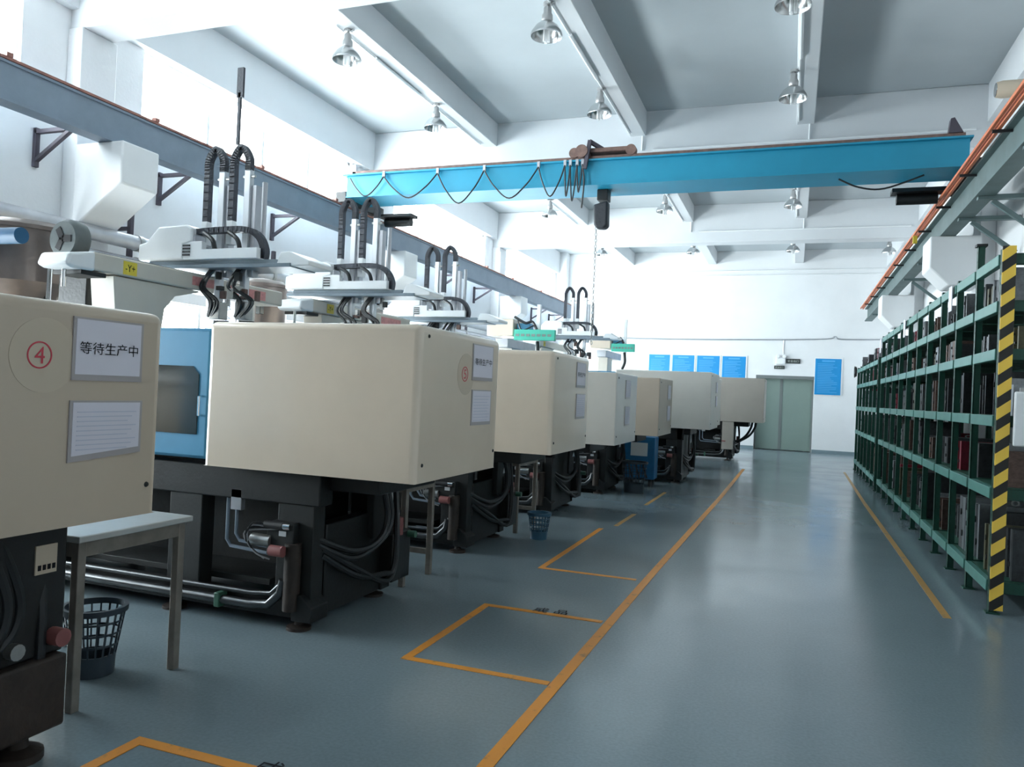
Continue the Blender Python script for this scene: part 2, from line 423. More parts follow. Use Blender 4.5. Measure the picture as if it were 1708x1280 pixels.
# surface conduits on girders and far wall (parts of the ceiling / wall)
for gy, zz in ((12.5, 5.5), (18.9, 5.5)):
    MB().tube([(-2.3, gy - .02, zz), (2.3, gy - .02, zz)], 0.016, 6).build('conduit', 'white_plastic', ceil)
    for x in (-2.47, 0.08):
        MB().tube([(x, gy - .03, 5.74), (x, gy - .02, zz)], 0.016, 6).build('conduit', 'white_plastic', ceil)
MB().tube([(-6.0, YF - .02, 5.5), (2.4, YF - .02, 5.55)], 0.018, 6).build('conduit', 'white_plastic', wall_far)
MB().tube([(-5.0, YF - .02, 5.36), (2.4, YF - .02, 5.4)], 0.018, 6).build('conduit', 'white_plastic', wall_far)
MB().tube(spline([(-7.3, YF - .02, 3.36), (-3, YF - .02, 3.36), (0.6, YF - .02, 3.43), (1.1, YF - .02, 3.52), (1.3, YF - .02, 3.44), (2.5, YF - .02, 3.46)]), 0.02, 6).build('cable_run', 'galv', wall_far)
MB().tube([(XL + .25, 18.8, 5.1), (XL + .25, 18.8, 3.0)], 0.018, 6).build('conduit', 'white_plastic', wall_left)
# strip conduits with tube casings along the joists
for b in BAYS[1:4]:
    for x in JOI:
        y0, y1 = b[0] + 1.2, b[1] - 0.2
        MB().tube([(x - .1, y0, 5.735), (x - .1, y1, 5.735)], 0.012, 6).build('conduit', 'white_plastic', ceil)
        MB().tube([(x - .09, b[0] + 2.1, 5.725), (x - .09, b[0] + 3.4, 5.725)], 0.024, 8).build('tube_casing', 'white_plastic', ceil)

# ------------------------------------------------------------------ injection moulding machines
def sleeve(m, x, y0, y1, z0, z1, body=None, tilt=0.0):
    s = MB().prism([(y0, z0 - tilt), (y1, z0), (y1, z1), (y0, z1)], 'x', x, x + .006).build('document_sleeve', 'sleeve', m)
    e = 0.012
    MB().prism([(y0 + e, z0 - tilt + .022), (y1 - e, z0 + .022), (y1 - e, z1 - e * .6), (y0 + e, z1 - e * .6)], 'x', x + .0055, x + .0075).build('paper', 'paper', s)
    yc = (y0 + y1) / 2; hh = z1 - z0
    if body:
        text('lettering', body, 'ink', s, (x + .0075, yc, z0 + hh * .52), 0.045, '+x', (y1 - y0) * .83)
    else:
        rows = MB()
        for k in range(9):
            zz = z1 - .04 - k * hh * .085
            rows.box(x + .0075, x + .0085, y0 + .03, y1 - .03 - (k % 3) * .02, zz - .004, zz)
        rows.build('lettering', 'ink_faint', s)
    return s

def machine(Y0, w, xl, xr, zb, zt, cm, label, bx=-2.65, number=None, signs=(), detail=2, fx=None, guard='guard_blue', pump=True, by1=None, plat=(-4.8, -4.48), soft=0.04, name='injection_molding_machine'):
    fx = fx if fx is not None else bx - 4.2
    t = thing(name, label, 'machine', ((bx + fx) / 2, Y0 + w / 2, 0), 'row of injection moulding machines')
    # clamp end cover
    cov = B(xl, xr, Y0, Y0 + w, zb, zt).build('clamp_cover', cm, t, soft, seg=4)
    bw = cov.data.attributes.new('bevel_weight_edge', 'FLOAT', 'EDGE')
    for e in cov.data.edges:
        low = all(abs(cov.data.vertices[i].co.z - zb) < 1e-4 for i in e.vertices)
        bw.data[e.index].value = 0.08 if low else 1.0
    cov.modifiers['bevel'].limit_method = 'WEIGHT'
    for yy, zz in ((Y0 + .1, zt - .06), (Y0 + w - .06, zb + .12), (Y0 + .08, zb + .1)):
        MB().lathe([(0.0, .008), (.009, .006), (.012, 0)], (xr - .001, yy, zz), 8, 'x').build('cover_screw', 'base_dark2', cov)
    if number:
        yc, zc = number[1]
        MB().lathe([(0, .001), (.13, .001), (.13, -.002)], (xr + .0005, yc + .02, zc), 40, 'x').build('pale_patch', 'pale_patch', cov)
        ring((xr + .002, yc, zc), .042, .047, .0015).build('number_ring', 'red_ink', cov)
        text('number', number[0], 'red_ink', cov, (xr + .002, yc, zc), .058, '+x', .038, th=.0015)
    for sg in signs: sleeve(t, xr, *sg)
    # safety guard over the mould area
    g = B(xl - 1.25, xl - .02, Y0 + .05, Y0 + w - .05, zb + .03, zt - .04).build('safety_guard', guard, t, 0.02)
    MB().prism([(xl - .5, zb + .18), (xl - .10, zb + .18), (xl - .10, zt - .33), (xl - .15, zt - .28), (xl - .5, zt - .28)], 'y', Y0 + .044, Y0 + .052).build('guard_window', 'smoked_pane', g)
    MB().tube([(xl - .07, Y0 + .05, zb + .3), (xl - .07, Y0 + .02, zb + .3), (xl - .07, Y0 + .02, zb + .42), (xl - .07, Y0 + .05, zb + .42)], .008, 6).build('guard_handle', 'chrome', g)
    if plat: B(plat[0], plat[1], Y0 + .2, Y0 + w - .25, zb, zt + .004).build('fixed_platen', 'robot_beam', t, 0.01)
    # injection end
    B(fx + .1, xl - 1.28, Y0 + .28, Y0 + w - .28, zb, zb + .45).build('injection_housing', cm, t, 0.03)
    MB().cyl((xl - 2.6, Y0 + w / 2, zb + .53), (xl - 1.3, Y0 + w / 2, zb + .53), .08, 16).build('barrel', 'steel', t, smooth=True)
    # base frame
    y0, y1 = Y0 + .15, (by1 or Y0 + w - .12)
    zt2 = zb - .01
    for yy in (y0, y1 - .12):
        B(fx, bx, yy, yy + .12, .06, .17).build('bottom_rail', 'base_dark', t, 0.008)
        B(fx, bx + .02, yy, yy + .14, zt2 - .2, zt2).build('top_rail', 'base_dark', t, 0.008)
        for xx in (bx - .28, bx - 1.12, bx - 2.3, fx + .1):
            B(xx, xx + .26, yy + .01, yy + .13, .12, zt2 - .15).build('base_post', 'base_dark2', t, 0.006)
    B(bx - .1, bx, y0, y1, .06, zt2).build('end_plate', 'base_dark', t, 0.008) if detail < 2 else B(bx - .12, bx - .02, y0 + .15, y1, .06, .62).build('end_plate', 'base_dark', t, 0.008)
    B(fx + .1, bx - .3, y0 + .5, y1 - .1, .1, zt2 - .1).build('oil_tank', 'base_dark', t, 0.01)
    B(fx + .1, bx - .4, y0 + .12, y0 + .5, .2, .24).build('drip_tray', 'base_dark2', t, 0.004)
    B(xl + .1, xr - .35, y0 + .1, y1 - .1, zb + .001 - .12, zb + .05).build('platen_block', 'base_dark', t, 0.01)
    for xx in (bx - .10, bx - 1.05, bx - 2.3, fx + .2):
        for yy in (y0 + .02, y1 - .06):
            MB().lathe([(0, 0), (.075, 0), (.075, .018), (.03, .03), (.022, .06), (.022, .075)], (xx, yy, 0), 16).build('foot_pad', 'rusty', t, smooth=True)
    # long water pipes in front of the base
    for dz, dy, r in ((.125, -.045, .027), (.185, -.02, .016)):
        MB().tube([(fx, y0 + dy, dz), (bx - .42, y0 + dy, dz), (bx - .28, y0 + dy, dz + .015), (bx - .2, y0 + dy, dz + .09), (bx - .18, y0 + dy, .3)], r, 10).build('water_pipe', 'dark_pipe', t, smooth=True)
    B(bx - .66, bx - .62, y0 - .08, y0 - .0, .08, .17).build('pipe_clip', 'green_clip', t, 0.006)
    if detail >= 1:
        # hydraulic valve block at the aisle corner
        vx, vy, vz = bx - .22, y0 - .02, .58
        vb = B(vx - .09, vx + .10, vy - .03, vy + .1, vz - .14, vz + .06).build('valve_block', 'base_dark2', t, 0.006)
        MB().cyl((vx - .2, vy - .02, vz - .06), (vx - .06, vy - .02, vz - .06), .038, 12).build('valve_body', 'steel', vb, smooth=True)
        MB().cyl((vx - .02, vy - .08, vz - .10), (vx + .07, vy - .08, vz - .10), .034, 12).build('valve_cap', 'pink_cap', vb, smooth=True)
        MB().cyl((vx - .1, vy - .03, vz + .04), (vx + .03, vy - .03, vz + .04), .026, 10).build('solenoid', 'black', vb, smooth=True)
        MB().cyl((vx + .03, vy - .03, vz + .04), (vx + .08, vy - .03, vz + .04), .022, 10).build('solenoid', 'chrome', vb, smooth=True)
        B(vx + .0, vx + .05, vy - .035, vy - .028, vz - .02, vz + .01).build('name_plate', 'alu', vb)
        for k in range(4):
            a = .02 * k
            MB().tube(spline([(vx - .05 + a, vy - .03, vz + .02), (vx - .16 - a, vy - .07, vz + .05 - a), (vx - .2 + a, vy - .08, vz - .06 - a), (vx - .1 + a, vy - .06, vz - .16)]), .0055, 5).build('signal_wire', 'galv' if k % 2 else 'hose', vb)
        MB().cyl((bx - .13, y0 - .03, .12), (bx - .13, y0 - .03, .52), .05, 14).build('return_pipe', 'rusty', t, smooth=True)
        MB().prism([(bx - .12, .06), (bx + .02, .06), (bx + .02, .15), (bx - .06, .22), (bx - .12, .22)], 'y', y0 - .04, y0 + .14).build('corner_gusset', 'base_dark', t, 0.005)
        # looping hoses
        hx = bx + .0
        for k, (a, bb) in enumerate(((.0, .60), (.05, .56), (.02, .42), (.06, .38))):
            if k < 2: pts = [(hx - .05, y0 + .05, .55 - .03*k), (hx + .05, y0 + .35, .43 - .05*k), (hx + .1, y0 + .58 + a, .46), (hx + .12, y0 + .66 + a, .62), (hx + .1, y0 + .58 + a, zt2 - .05)]
            else: pts = [(hx - .03, y0 + .12, .47 - .04*(k-2)), (hx + .06, y0 + .4, .30 - .04*(k-2)), (hx + .1, y0 + .68, .17 + .05*(k - 2)), (hx + .12, y0 + .78, .24), (hx + .12, y0 + .80, .5), (hx + .08, y0 + .82, zt2 - .1)]
            MB().tube(spline(pts, 8), .020, 8).build('hydraulic_hose', 'hose', t, smooth=True)
        # electrical stub and conduit at the mould side
        B(xl + .1, xl + .18, y0 + .0, y0 + .04, zt2 - .27, zt2 - .14).build('junction_box', 'galv', t, 0.004)
        for k in range(2):
            MB().tube([(xl + .12 - .07*k, y0 + .04, zt2 - .14), (xl + .12 - .07*k, y0 + .04, .52 - .04*k), (xl + .15 - .07*k, y0 + .04, .48 - .04*k), (bx - .3, y0 + .04, .46 - .04*k)], .011, 6).build('conduit_pipe', 'rail_grey', t, smooth=True)
        if not pump: return t
        B(bx - .08, bx + .08, y1 - .12, y1 + .14, .12, .46).build('pump_box', 'base_dark', t, 0.01)
        MB().cyl((bx + .06, y1 - .02, .44), (bx + .06, y1 - .02, .56), .035, 12).build('filler_cap', 'pink_cap', t, smooth=True)
        MB().cyl((bx + .04, y1 + .1, .43), (bx + .14, y1 + .1, .43), .025, 10).build('drain_valve', 'green_clip', t, smooth=True)
        B(bx - .04, bx + .02, y1 - .3, y1 - .15, .45, zt2 - .02).build('end_post', 'base_dark2', t, 0.006)
        MB().prism([(y1 - .16, .66), (y1 - .05, .66), (y1 - .05, .82)], 'x', bx + .02, bx + .026).build('warning_triangle', 'white_plastic', t)
    return t

mc = {}
mc[4] = machine(1.22, 1.26, -3.7, -2.43, .935, 1.745, 'cream', 'cream moulding machine marked 4, nearest the camera at the left edge', bx=-2.78, fx=-7.2, pump=False, by1=2.26, plat=None,
    number=('4', (1.925, 1.548)), signs=((2.05, 2.365, 1.465, 1.695, '等待生产中'), (2.05, 2.375, 1.19, 1.392, None, .022)))
mc[5] = machine(3.8, 1.22, -3.38, -1.93, .955, 1.84, 'cream_light', 'cream moulding machine marked 5 with blue mould guard', bx=-2.65,
    number=('5', (4.42, 1.585)), signs=((4.53, 4.88, 1.55, 1.785, '等待生产中'), (4.54, 4.87, 1.26, 1.49)))
mc[6] = machine(6.3, 1.22, -3.38, -1.925, .955, 1.85, 'cream_light', 'cream moulding machine behind the one marked 5, blue basket at its corner', bx=-2.72,
    signs=((7.03, 7.36, 1.55, 1.79, '等待生产中'), (7.05, 7.38, 1.25, 1.49)))
mc[7] = machine(8.8, 1.25, -3.3, -1.92, .905, 1.755, 'grey_white', 'pale grey moulding machine with narrow white cover, fourth from the camera', bx=-2.7, detail=1, soft=0.014,
    signs=((9.3, 9.6, 1.45, 1.68, None), (9.3, 9.6, 1.12, 1.36)))
mc[8] = machine(11.2, 1.25, -3.2, -1.81, .92, 1.765, 'tan', 'brownish cream moulding machine in front of the long white cover', bx=-2.6, detail=1, soft=0.014,
    signs=((11.95, 12.25, 1.45, 1.68, None), (11.95, 12.25, 1.12, 1.36)))
mc[9] = machine(13.5, 1.42, -2.98, -1.31, .965, 1.95, 'grey_white', 'long greyish white moulding machine cover, tallest in the far part of the row', bx=-1.78, detail=1, soft=0.02, fx=-6.5,
    signs=((14.3, 14.6, 1.6, 1.8, None), (14.3, 14.6, 1.35, 1.55)))
mc[10] = machine(16.4, 1.3, -3.0, -1.50, .93, 1.95, 'grey_white', 'pale moulding machine only a sliver of which shows before the taupe one', bx=-2.2, detail=0, fx=-6.3, plat=(-4.1, -3.8))
mc[11] = machine(19.5, 1.35, -2.2, -.645, .965, 2.04, 'taupe', 'taupe grey moulding machine at the far end next to the door', bx=-1.36, detail=1, soft=0.014, fx=-6.0, plat=None)
# taupe end panel and drooping hoses of the farthest machine
B(-1.60, -1.33, 19.52, 19.58, .28, .96).build('end_panel', 'taupe', mc[11], 0.006)
for k in range(2):
    MB().tube(spline([(-.92 + .09*k, 20.1, .98), (-.96 + .09*k, 20.1, .8), (-1.08 + .07*k, 20.1, .6), (-1.3, 20.1, .42)]), .028, 8).build('hydraulic_hose', 'hose', mc[11], smooth=True)
# rusty sump and plates at the end of machine 4
t4 = mc[4]
B(-2.93, -2.62, 1.85, 2.26, .12, .40).build('sump_box', 'rusty', t4, 0.012)
MB().cyl((-2.66, 2.22, .47), (-2.60, 2.22, .47), .035, 12).build('filter_cap', 'pink_cap', t4, smooth=True)
MB().cyl((-2.66, 2.05, .46), (-2.62, 2.05, .46), .03, 12).build('pressure_gauge', 'steel', t4, smooth=True)
pl4 = B(-2.66, -2.654, 2.13, 2.22, .72, .83).build('name_plate', 'pale_patch', t4)
for k in range(4): B(-2.654, -2.652, 2.14 + .02 * k, 2.153 + .02 * k, .735, .755).build('lettering', 'ink', pl4)
B(-2.80, -2.66, 1.75, 2.27, .40, .93).build('end_cabinet', 'base_dark', t4, 0.01)
MB().lathe([(0, 0), (.09, 0), (.09, .03), (.04, .05), (.03, .12)], (-2.74, 2.16, 0), 16).build('levelling_foot', 'rusty', t4, smooth=True)

# ------------------------------------------------------------------ hopper dryers on the injection ends
def hopper(x, y, zt, label, r=.32, full=True):
    t = thing('hopper_dryer', label, 'hopper', (x, y, zt - 1.0), 'hopper dryers behind the machines')
    MB().lathe([(0, -.78), (.08, -.78), (.10, -.66), (r, -.42), (r, -.02), (r + .02, -.02), (r + .02, .01), (r - .04, .05), (0, .09)], (x, y, zt - .09), 28).build('drum', 'hopper', t, smooth=True)
    B(x - .14, x + .14, y - .14, y + .14, zt - 1.0, zt - .86).build('throat_block', 'base_dark2', t, 0.01)
    for a in (0, 2.1, 4.2):
        MB().bar((x + r * .9 * math.cos(a), y + r * .9 * math.sin(a), zt - .3), (x + .2 * math.cos(a), y + .2 * math.sin(a), zt - .99), .03, .03).build('support_leg', 'base_dark2', t)
    MB().prism([(x + r * .45, 0), (x + r * .62, 0), (x + r * .62, 1), (x + r * .45, 1)], 'y', 0, 1) if False else None
    B(x + .13, x + .19, y - r - .005, y - r + .06, zt - .42, zt - .16).build('sight_glass', 'smoked_pane', t, 0.005)
    if full:
        # blower with round inlet beside the drum
        bxx, by, bz = x + r + .28, y - .15, zt - .2
        bl = MB().lathe([(0, -.07), (.13, -.07), (.15, -.04), (.15, .05), (.10, .07), (.095, .03), (0, .03)], (bxx, by, bz), 24, 'y').build('blower', 'blower_grey', t, smooth=True)
        for k in range(3):
            a = k * 2.1
            MB().bar((bxx, by - .075, bz), (bxx + .09 * math.cos(a), by - .075, bz + .09 * math.sin(a)), .05, .004, up=(0, 1, 0)).build('inlet_vane', 'black', bl)
        B(bxx + .02, bxx + .30, by - .10, by + .14, bz - .62, bz - .17).build('heater_box', 'base_dark', t, 0.01)
        MB().cyl((bxx - .14, by - .05, bz - .6), (bxx - .14, by - .05, bz - .1), .018, 8).build('air_pipe', 'chrome', t, smooth=True)
        MB().cyl((x + .2, 3.9, zt - .24), (x + .71, 3.9, zt - .245), .058, 18).build('loader_motor', 'motor_blue', t, smooth=True)
    return t
hopper(-5.86, 4.45, 2.68, 'brownish steel hopper drum with round blower at the left edge', .42)
hopper(-5.48, 6.95, 2.60, 'grey hopper drum seen under the nearest robot arm', .26, False)
hopper(-5.5, 9.5, 2.56, 'hopper drum half hidden behind the second white robot', .26, False)

# ------------------------------------------------------------------ take-out robots
def chain_band(pts, w, th, n=6):
    """flat energy chain following pts, broad across Y"""
    P = spline(pts, n); mb = MB()
    for a, b in zip(P[:-1], P[1:]):
        d = (b - a).normalized(); up = Vector((0, 1, 0)); s = d.cross(up).normalized() * th / 2; u = up * w / 2
        e = d * .004
        mb.add([a - e - s - u, a - e + s - u, a - e + s + u, a - e - s + u, b + e - s - u, b + e + s - u, b + e + s + u, b + e - s + u],
               [(0,1,2,3),(7,6,5,4),(0,4,5,1),(1,5,6,2),(2,6,7,3),(3,7,4,0)])
    return mb

def robot(Y0, armY, xo, zo, label, ped_z, rod=False, red=True, yend=None):
    X = -4.5 + 0.0
    t = thing('takeout_robot', label, 'robot', (X - .15, Y0 + .5, ped_z), 'white take-out robots')
    yn, ye = Y0 - .05, (yend or Y0 + 2.2)
    bz0, bz1 = 2.18 + zo, 2.315 + zo
    MB().prism([(yn + .12, bz0 + .01), (yn + .18, bz1), (ye, bz1), (ye, bz0)], 'x', X - .26, X).build('traverse_beam', 'robot_beam', t, 0.012)
    MB().prism([(yn - .03, bz0 + .02), (yn, bz1 - .035), (yn + .2, bz1 + .003), (yn + .2, bz0), (yn + .02, bz0)], 'x', X - .27, X + .004).build('beam_end_cap', 'white_plastic', t, 0.02, seg=3)
    B(X - .2, X - .06, yn + .25, ye - .05, bz1 + .001, bz1 + .012).build('slide_rail', 'black', t)
    B(X - .27, X - .01, yn + .1, yn + .3, bz0 - .03, bz0).build('end_stop', 'base_dark2', t, 0.004)
    MB().cyl((X - .12, yn + .06, bz0 - .12), (X - .12, yn + .06, bz0), .014, 8).build('shock_absorber', 'chrome', t, smooth=True)
    # pedestal with curved gusset
    MB().prism([(Y0 + .32, bz0), (Y0 + .36, ped_z), (Y0 + .78, ped_z), (Y0 + .80, ped_z + (bz0 - ped_z) * .45), (Y0 + .9, ped_z + (bz0 - ped_z) * .78), (Y0 + 1.15, bz0 - .01), (Y0 + 1.15, bz0)], 'x', X - .24, X - .02).build('pedestal', 'robot_beam', t, 0.012)
    lp = B(X, X + .003, Y0 + .38, Y0 + .50, bz0 + .02, bz1 - .02).build('axis_label', 'yellow_label', t)
    text('lettering', '-Y+', 'ink', lp, (X + .003, Y0 + .44, (bz0 + bz1) / 2), .05, '+x', .085, th=.001)
    if red:
        B(X, X + .003, Y0 + 1.05, Y0 + 1.35, bz0 + .04, bz0 + .11).build('maker_label', 'pink_label', t)
        B(X, X + .003, Y0 + 1.48, Y0 + 1.95, bz0 + .02, bz0 + .10).build('maker_label', 'pink_label', t)
    # carriage housing and cross arm
    y0, y1 = armY - .1, armY + .2
    zz = 2.36 + zo
    def P(x, z): return (x + xo, z + zo)
    h = MB().prism([P(-5.06, 2.42), P(-5.06, 2.55), P(-4.98, 2.57), P(-4.86, 2.69), P(-4.58, 2.70), P(-4.52, 2.67), P(-4.52, 2.56), P(-4.6, 2.54), P(-4.6, 2.42)], 'y', y0 - .06, y1).build('carriage_housing', 'white_plastic', t, 0.015, seg=3)
    B(-4.62 + xo, -4.5 + xo, y0 - .04, y1 - .05, 2.54 + zo, 2.62 + zo).build('side_bracket', 'galv', t, 0.004)
    for k in range(4):
        B(-4.60 + xo, -4.53 + xo, y0 - .066, y0 - .058, 2.45 + .025*k + zo, 2.462 + .025*k + zo).build('vent_slot', 'black', h)
    B(-5.06 + xo, -3.6 + xo, y0 - .03, y1, 2.355 + zo, 2.385 + zo).build('arm_rail', 'robot_grey', t, 0.004)
    B(-5.0 + xo, -3.75 + xo, y0, y1, 2.385 + zo, 2.42 + zo).build('arm_rail', 'robot_grey', t, 0.004)
    MB().prism([P(-4.6, 2.42), P(-4.6, 2.565), P(-4.42, 2.565), P(-4.42, 2.50), P(-3.89, 2.505), P(-3.89, 2.42)], 'y', y0 - .055, y0 + .0).build('arm_cover', 'white_plastic', t, 0.005)
    MB().prism([P(-3.74, 2.36), P(-3.70, 2.47), P(-3.62, 2.475), P(-3.44, 2.40), P(-3.44, 2.365)], 'y', y0 - .02, y1).build('arm_end_cap', 'white_plastic', t, 0.008)
    # vertical arms
    for k, (ax, top, low) in enumerate(((-4.37, 3.16, 2.0), (-4.12, 3.17, 2.0))):
        a = B(ax - .03 + xo, ax + .025 + xo, armY - .02, armY + .03, low + zo, top + zo).build('vertical_arm', 'alu', t, 0.004)
        B(ax + .03 + xo, ax + .075 + xo, armY + .0, armY + .07, low + .3 + zo, top - .12 - .02*k + zo).build('guide_profile', 'galv', t, 0.004)
        MB().cyl((ax - .05 + xo, armY, top - .07 + zo), (ax + .06 + xo, armY, top - .07 + zo), .012, 8).build('arm_clamp', 'steel', a)
        lx = ax - .15
        chain_band([(lx + xo, armY, 2.75 + zo), (lx + xo, armY, 3.1 + zo), (lx + .005 + xo, armY, 3.25 + zo), (lx + .075 + xo, armY, 3.335 + zo), (lx + .145 + xo, armY, 3.25 + zo), (lx + .15 + xo, armY, 3.15 + zo)], .05, .05).build('energy_chain', 'chain_black', t)
        B(lx - .028 + xo, lx + .028 + xo, armY - .03, armY + .03, 2.56 + zo, 2.75 + zo).build('chain_holder', 'white_plastic', t, 0.004)
        # gripper end with tubes
        gx = ax + xo
        gr = B(gx - .05, gx + .05, armY - .04, armY + .06, low - .04 + zo, low + .10 + zo).build('gripper_block', 'steel', t, 0.006)
        B(gx - .02, gx + .10, armY - .02, armY + .02, low - .12 + zo, low - .05 + zo).build('gripper_finger', 'base_dark2', gr, 0.004)
        for q in range(7):
            cx, cz, cy = gx + random.uniform(-.1, .12), low + random.uniform(-.02, .34) + zo, armY + random.uniform(-.07, .08)
            d1, d2 = random.uniform(.012, .04), random.uniform(.015, .05)
            B(cx - d1, cx + d1, cy - .02, cy + .02, cz - d2, cz + d2).build('gripper_fitting', random.choice(('black', 'base_dark2', 'steel', 'rust_brown')), gr, 0.003)
        for q in range(4):
            s = random.uniform(-.05, .05)
            MB().tube(spline([(gx + s, armY - .03, low + .38 + zo), (gx - .08 + s, armY - .07, low + .22 + zo), (gx + .05 + s * 2, armY - .06, low + .10 + zo), (gx - .03 + s, armY - .03, low - .02 + zo)]), random.uniform(.008, .016), 6).build('air_tube', 'hose', gr)
    MB().cyl((-3.98 + xo, armY + .02, 2.45 + zo), (-3.98 + xo, armY + .02, 3.05 + zo), .022, 10).build('guide_rod', 'galv', t, smooth=True)
    chain_band([(-4.56 + xo, y0 + .02, 2.65 + zo), (-4.3 + xo, y0 + .02, 2.66 + zo), (-4.05 + xo, y0 + .02, 2.655 + zo), (-3.93 + xo, y0 + .02, 2.60 + zo), (-3.875 + xo, y0 + .02, 2.50 + zo), (-3.88 + xo, y0 + .02, 2.43 + zo)], .06, .045).build('energy_chain', 'chain_black', t)
    for q in range(2):
        c = -4.35 + .24 * q + xo
        MB().tube(spline([(c - .1, y0, 2.64 + zo), (c + .0, y0 - .02, 2.58 + zo), (c + .03, y0 - .02, 2.50 + zo)]), .018, 8).build('air_hose', 'hose', t, smooth=True)
    if rod:
        B(-4.26 + xo, -4.235 + xo, armY - .01, armY + .01, 3.36 + zo, 3.78 + zo).build('hose_guide_rod', 'chain_black', t)
        B(-4.275 + xo, -4.215 + xo, armY - .01, armY + .01, 3.74 + zo, 3.98 + zo).build('hose_guide_plate', 'chain_black', t)
    return t
robot(3.8, 5.0, 0, 0, 'white take-out robot nearest the camera, twin arms and tall black rod', 1.846, rod=True)
robot(6.35, 6.72, .16, .0, 'white take-out robot whose twin arms reach up to the blue crane beam', 1.856)
robot(8.85, 9.05, -.03, -.03, 'white take-out robot between the crane-high one and the green-barred one', 1.761, red=False)
robot(13.6, 14.2, .36, .16, 'far white take-out robot with two black looped chains', 1.956, red=False)

def green_robot(Y, x, z, label, ped_z, w=.68, tall=.5):
    t = thing('takeout_robot', label, 'robot', (x, Y + .3, ped_z), 'green barred take-out robots')
    B(x - .24, x + .22, Y, Y + .45, z - .02, z + .26).build('drive_box', 'cream_light', t, 0.015)
    B(x + .24, x + .46, Y + .1, Y + .3, z + .0, z + .2).build('valve_unit', 'guard_blue', t, 0.01)
    g = B(x + .24, x + .24 + w, Y - .02, Y + .06, z - .08, z + .09).build('arm_bar', 'robot_green', t, 0.006)
    for k in range(7):
        B(x + .27 + k * w * .13, x + .27 + k * w * .13 + w * .09, Y - .024, Y - .02, z - .02, z + .02).build('lettering', 'door_green', g)
    ax = x + .24 + w * .55
    B(ax - .03, ax + .03, Y + .06, Y + .12, z - .25, z + tall).build('vertical_arm', 'white_plastic', t, 0.004)
    MB().tube(spline([(x + .2, Y + .1, z + .3), (x + .4, Y + .05, z + .2), (ax - .1, Y + .06, z + .22), (ax - .02, Y + .05, z + .1)]), .022, 8).build('air_hose', 'hose', t, smooth=True)
    MB().tube(spline([(x + .28, Y + .02, z + .25), (ax - .25, Y, z + .08), (ax - .06, Y + .02, z + .16)]), .012, 6).build('air_hose', 'hose', t, smooth=True)
    B(x - .1, x + .12, Y + .05, Y + 1.6, z - .2, z - .05).build('traverse_beam', 'galv', t, 0.01)
    B(x - .12, x + .1, Y + .3, Y + .75, ped_z, z - .18).build('pedestal', 'robot_beam', t, 0.01)
    MB().tube(spline([(ax, Y + .06, z - .1), (ax + .03, Y, z - .3), (ax - .03, Y + .03, z - .45)]), .03, 8).build('gripper', 'base_dark2', t)
    return t
green_robot(11.6, -4.47, 2.38, 'cream and green take-out robot arm above the fourth and fifth machines', 1.771)
green_robot(16.3, -3.95, 2.50, 'small cream and green take-out robot nearest the far wall', 1.956, w=.5, tall=.62)

# ------------------------------------------------------------------ white cabinets and notices behind the machines
def notice_cabinet(x, y, z0, z1, label, body=None):
    t = thing('control_cabinet', label, 'cabinet', (x, y, 0), 'control cabinets behind the machines')
    B(x - .22, x + .22, y, y + .2, .1, z1).build('cabinet_body', 'grey_white', t, 0.012)
    B(x - .2, x + .2, y - .012, y, .2, z1 - .03).build('cabinet_door', 'galv', t, 0.006)
    B(x - .22, x + .22, y, y + .2, 0, .1).build('plinth', 'base_dark', t)
    if body:
        s = B(x - .17, x + .17, y - .018, y - .013, z1 - .32, z1 - .04).build('notice', 'paper', t)
        text('lettering', body[0], 'rail_grey', s, (x, y - .018, z1 - .11), .09, '-y', .22)
        text('lettering', body[1], 'rail_grey', s, (x, y - .018, z1 - .24), .09, '-y', .22)
    return t
notice_cabinet(-5.23, 6.06, .1, 2.30, 'white control cabinet with safety notice under the nearest robot', ('注意', '安全'))

# ------------------------------------------------------------------ crane runways
def runway(xc, side, label, m):
    t = thing('crane_runway', label, 'crane rail', (xc, 12, 3.95))
    y0, y1 = -2.0, 24.6
    MB().box(xc - .03, xc + .03, y0, y1, 3.975, 4.295).build('web', m, t)
    B(xc - .1, xc + .1, y0, y1, 4.295, 4.32).build('top_flange', m, t)
    B(xc - .1, xc + .1, y0, y1, 3.95, 3.975).build('bottom_flange', m, t)
    if side < 0: B(xc + .03, xc + .085, y0, y1, 3.975, 4.295).build('web_plate', m, t)
    B(xc - .03, xc + .03, y0, y1, 4.32, 4.36).build('rail_bar', 'rail_rust', t)
    return t
rl = runway(-6.98, -1, 'grey crane runway beam along the window wall', 'rail_grey')
B(-6.90, -6.87, -2, 24.6, 4.325, 4.35).build('conductor_bar', 'rail_rust', rl)
for y in (5.0, 6.75, 8.6, 10.4, 14.6, 16.8, 18.6, 21, 23.4): B(-6.92, -6.86, y - .03, y + .03, 4.35, 4.39).build('rail_clamp', 'rail_rust', rl)
for y in (3.7, 5.85, 7.53, 9.77, 13.6, 15.6, 17.72, 20.0, 22.2, 24.0):
    w = MB(); xw = XL + .02
    w.bar((xw, y, 3.62), (xw, y, 4.03), .05, .05).bar((xw, y, 3.99), (-6.9, y, 3.99), .05, .04).bar((xw, y, 3.68), (-7.1, y, 3.97), .045, .035)
    w.build('wall_bracket', 'bracket_dark', rl)
rr = runway(1.97, 1, 'dark green grey crane runway beam above the racks', 'rail_green')
B(1.80, 1.84, -2, 24.6, 4.30, 4.36).build('conductor_bar', 'conductor', rr, 0.006)
B(1.74, 1.775, -2, 24.6, 4.31, 4.345).build('conductor_bar', 'conductor', rr, 0.006)
y = 4.0
